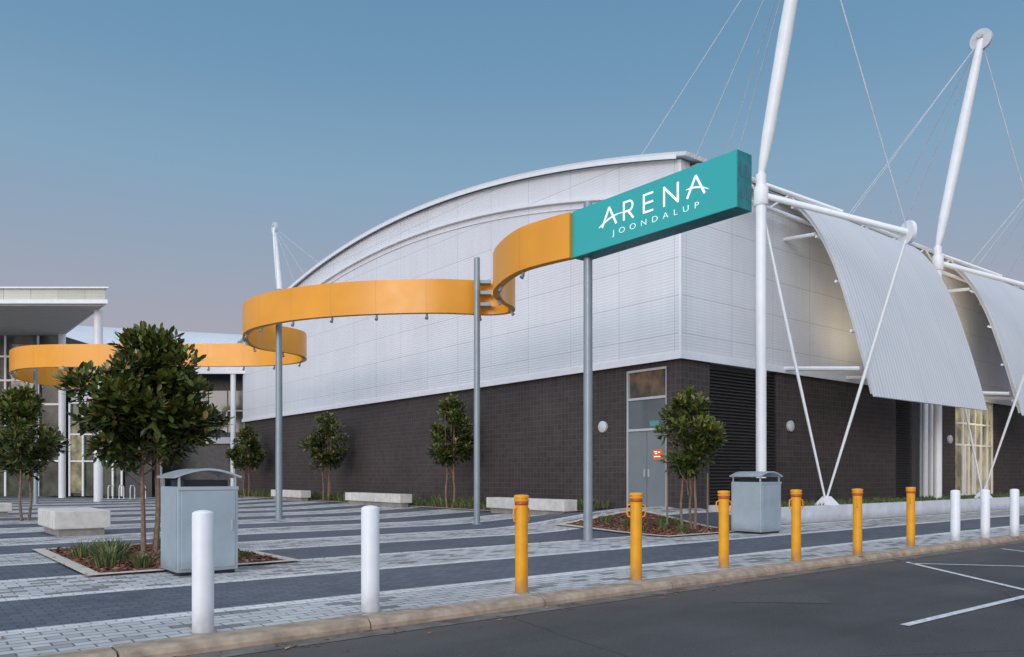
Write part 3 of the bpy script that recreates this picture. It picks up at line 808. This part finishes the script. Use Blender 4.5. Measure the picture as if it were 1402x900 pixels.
# ---------------------------------------------------------------- left pavilion
E = Thing('entrance_pavilion', 'two storey glazed entrance building with flat white canopy', 'building', -30, 53, 0, world=True)
def eb(x0, x1, y0, y1, z0, z1, mb=None): return (mb or MB()).box(x0+30, x1+30, y0-53, y1-53, z0, z1)
def pr(pts, z0, z1): return MB().prism([(a+30, b_-53) for a, b_ in pts], z0, z1)
E.part('canopy', pr([(-22.3, 43.5), (-34.5, 58.6), (-60, 58.6), (-60, 43.5)], 10.98, 11.2), white_tr)
E.part('canopy_fascia', pr([(-22.5, 43.6), (-34.6, 58.6), (-60, 58.6), (-60, 43.6)], 11.202, 11.80), clad_mat('cream_fascia', (.66, .66, .54), panel=(1.5, 9), seam=.55, var2=.85, ribamt=0))
E.part('canopy_edge', pr([(-22.2, 43.4), (-34.4, 58.5), (-60, 58.5), (-60, 43.4)], 11.802, 11.88), white_tr)
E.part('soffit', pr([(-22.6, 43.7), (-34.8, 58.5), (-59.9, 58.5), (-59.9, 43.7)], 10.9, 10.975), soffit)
for x_, y_, r in ((-23.6, 45, .24), (-30.0, 52.6, .22), (-40, 45, .24)):
    E.part('column', MB().lathe(x_+30, y_-53, [(r, 0), (r, 10.9)], 20), white)
E.part('upper_glazing', eb(-45, -30.2, 53, 53.1, 6.3, 10.88), poster, 'dark glass wall')
for a in (-36.4, -33.6): E.part('window_poster', eb(a, a+1.9, 52.94, 52.98, 6.5, 10.3), posterm, 'faded printed poster behind the glass')
E.part('lower_glazing', eb(-45, -30.2, 53, 53.1, .1, 6.2), litw2)
E.part('door_glazing', eb(-29.7, -26.2, 53, 53.1, .1, 6.4), litw2)
E.part('door_glazing', eb(-29.6, -28.9, 52.93, 52.98, .3, 5.5), litw)
mb = MB()
for x_ in (-44, -41.5, -39, -36.5, -34, -31.8, -30.25, -29.7, -28.8, -27.8, -26.8, -26.2): eb(x_, x_+.12, 52.8, 52.9, .1, 10.85 if x_ < -30 else 6.4, mb)
for zz in (2.4, 4.2, 6.2, 7.8, 9.4): eb(-45, -30.13, 52.82, 52.88, zz, zz+.13, mb)
for zz in (2.4, 4.2, 6.3): eb(-29.58, -26.2, 52.82, 52.88, zz, zz+.1, mb)
E.part('mullion', mb, white_tr)
E.part('side_wall', eb(-31, -30.2, 53.2, 58, 6.5, 10.88), blackwall)
E.part('wall', eb(-29.7, -25.5, 53.12, 53.4, 6.5, 8.3), clad)
E.part('dark_wall', eb(-26.0, -24.2, 53, 53.3, 0, 6.4), blackwall)
dl = M('downlight', (.9, .9, .8), .4, emis=(1, .95, .7), es=3)
for x_ in (-44, -42, -39, -36, -33): E.part('downlight', MB().lathe(x_+30, 48-53, [(.16, 10.87), (.16, 10.899)], 12), dl)
R2 = Thing('rear_hall', 'lower hall with curved white roof and dark glazed front', 'building', -25, 57, 0, world=True)
def rb_(x0, x1, y0, y1, z0, z1, mb=None): return (mb or MB()).box(x0+25, x1+25, y0-57, y1-57, z0, z1)
m_ = MB(); nn = 14
for i in range(nn+1):
    t = i/nn; y_ = -2.5+14*t; zz = math.sin(math.pi/2*t)
    m_.v += [(-14, y_, 8.8+5.6*zz), (8.5, y_, 8.8+4.3*zz)]
for i in range(nn): m_.f.append((2*i, 2*i+1, 2*i+3, 2*i+2)); m_.sm.append(True)
R2.part('roof', m_, roof_m)
R2.part('gutter', rb_(-39, -17.4, 54.3, 54.48, 8.5, 8.95), white_tr)
R2.part('upper_wall', rb_(-33, -17, 57, 57.3, 3.9, 8.9), blackwall)
R2.part('window_strip', rb_(-29, -17.4, 56.9, 56.98, 4.6, 7.6), glass_d)
mb = MB()
for i in range(9): rb_(-29+i*1.4, -28.9+i*1.4, 56.8, 56.89, 4.6, 7.6, mb)
rb_(-29, -17.4, 56.82, 56.87, 6.1, 6.2, mb)
R2.part('window_frame', mb, framem)
R2.part('lower_wall', rb_(-33, -17, 56.2, 56.5, 0, 3.9), M('dark_clad', (.028, .03, .034), .45, var=.2, scale=1))
R2.part('floor_band', rb_(-29, -17, 55.9, 56.19, 3.75, 4.2), M('band_white', (.5, .51, .52), .5))
for x_ in (-24.4, -19.3, -28.0):
    R2.part('column', MB().lathe(x_+25, 54.6-57, [(.18, 0), (.18, 8.6)], 16), white)
first = None
for i in range(4):
    x_ = -25.6+i*.7
    if first is None:
        T = Thing('bike_rack', 'small white hoop bike rack in front of the hall', 'bike rack', x_, 50, 0, 'bike racks', world=True); first = T.o
        T.part('hoop', MB().tube([(0, 0, 0), (0, 0, .7), (0, .1, .85), (0, .5, .85), (0, .6, .7), (0, .6, 0)], .03, 8), white)
        T.part('base_plate', MB().box(-.06, .06, -.06, .66, 0, .01), white)
    else: copy_thing(first, (x_, 50, 0))

# ---------------------------------------------------------------- lights
w = bpy.data.worlds.new("World"); sc.world = w; w.use_nodes = True
nt = w.node_tree; bg = nt.nodes['Background']
sky = nt.nodes.new('ShaderNodeTexSky'); sky.sky_type = 'NISHITA'; sky.sun_disc = False
EL, AZ = math.radians(12), math.radians(-160)
sky.sun_elevation = EL; sky.sun_rotation = AZ; sky.air_density = 1.2; sky.dust_density = 2; sky.ozone_density = 2
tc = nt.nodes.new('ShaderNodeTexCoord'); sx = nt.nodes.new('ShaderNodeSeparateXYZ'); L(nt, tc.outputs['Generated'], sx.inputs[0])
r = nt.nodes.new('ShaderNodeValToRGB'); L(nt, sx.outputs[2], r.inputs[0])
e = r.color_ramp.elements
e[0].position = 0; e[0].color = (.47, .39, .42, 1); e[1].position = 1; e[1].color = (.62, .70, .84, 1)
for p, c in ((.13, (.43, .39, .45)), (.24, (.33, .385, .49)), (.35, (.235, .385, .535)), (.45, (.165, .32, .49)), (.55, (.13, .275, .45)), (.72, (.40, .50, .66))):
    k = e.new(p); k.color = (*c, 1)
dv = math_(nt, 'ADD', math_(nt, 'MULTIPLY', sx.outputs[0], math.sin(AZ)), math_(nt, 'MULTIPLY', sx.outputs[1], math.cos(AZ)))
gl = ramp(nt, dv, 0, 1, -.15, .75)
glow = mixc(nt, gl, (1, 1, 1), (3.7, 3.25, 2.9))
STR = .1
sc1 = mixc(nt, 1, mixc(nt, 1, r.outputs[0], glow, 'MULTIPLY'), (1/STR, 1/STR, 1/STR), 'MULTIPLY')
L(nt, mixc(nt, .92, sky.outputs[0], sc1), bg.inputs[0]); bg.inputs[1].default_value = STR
sun = bpy.data.lights.new('sun', 'SUN'); sun.energy = .95; sun.angle = math.radians(24); sun.color = (1, .94, .90)
so = bpy.data.objects.new('sun', sun); COL.objects.link(so)
dirv = Vector((math.sin(AZ)*math.cos(EL), math.cos(AZ)*math.cos(EL), math.sin(EL)))
so.rotation_euler = dirv.to_track_quat('Z', 'Y').to_euler()
def spot(name, a, b_, e_, col=(1, .80, .50), size=130):
    l = bpy.data.lights.new(name, 'SPOT'); l.energy = e_; l.color = col; l.spot_size = math.radians(size); l.spot_blend = 1; l.shadow_soft_size = .3
    o = bpy.data.objects.new(name, l); COL.objects.link(o); a = Vector(a); b_ = Vector(b_)
    o.location = a; o.rotation_euler = (a-b_).to_track_quat('Z', 'Y').to_euler()
def cl(u, v, z, tu, tv, tz, e_): spot('canopy_lamp', (*W(u, v), z), (*W(tu, tv), tz), e_)
cl(29.5, 13.6, 6.2, 29.5, 16.1, 8.2, 120); cl(33, 13.9, 5.6, 33, 16.1, 8.2, 120)
cl(39, 13.9, 5.6, 38, 16.1, 8, 420); cl(43, 14.2, 5.0, 43, 16.1, 3, 220)
for s_ in (1.2, 3.2):
    px_, py_ = 1.37+S_*s_+C_*.6, 18.0-C_*s_+S_*.6
    spot('sign_backlight', (px_, py_, 7.7), (px_+C_*4, py_+S_*4, 9.8), 230, (.68, .93, 1), 130)

cam = bpy.data.cameras.new('camera'); co = bpy.data.objects.new('camera', cam); COL.objects.link(co)
co.location = (0, 0, 1.5); co.rotation_euler = (math.pi/2, 0, 0)
cam.lens = 1080/1402*36; cam.sensor_width = 36; cam.shift_y = 201/1402; cam.clip_end = 5000
sc.camera = co
sc.view_settings.view_transform = 'Standard'; sc.view_settings.look = 'None'; sc.view_settings.exposure = 0
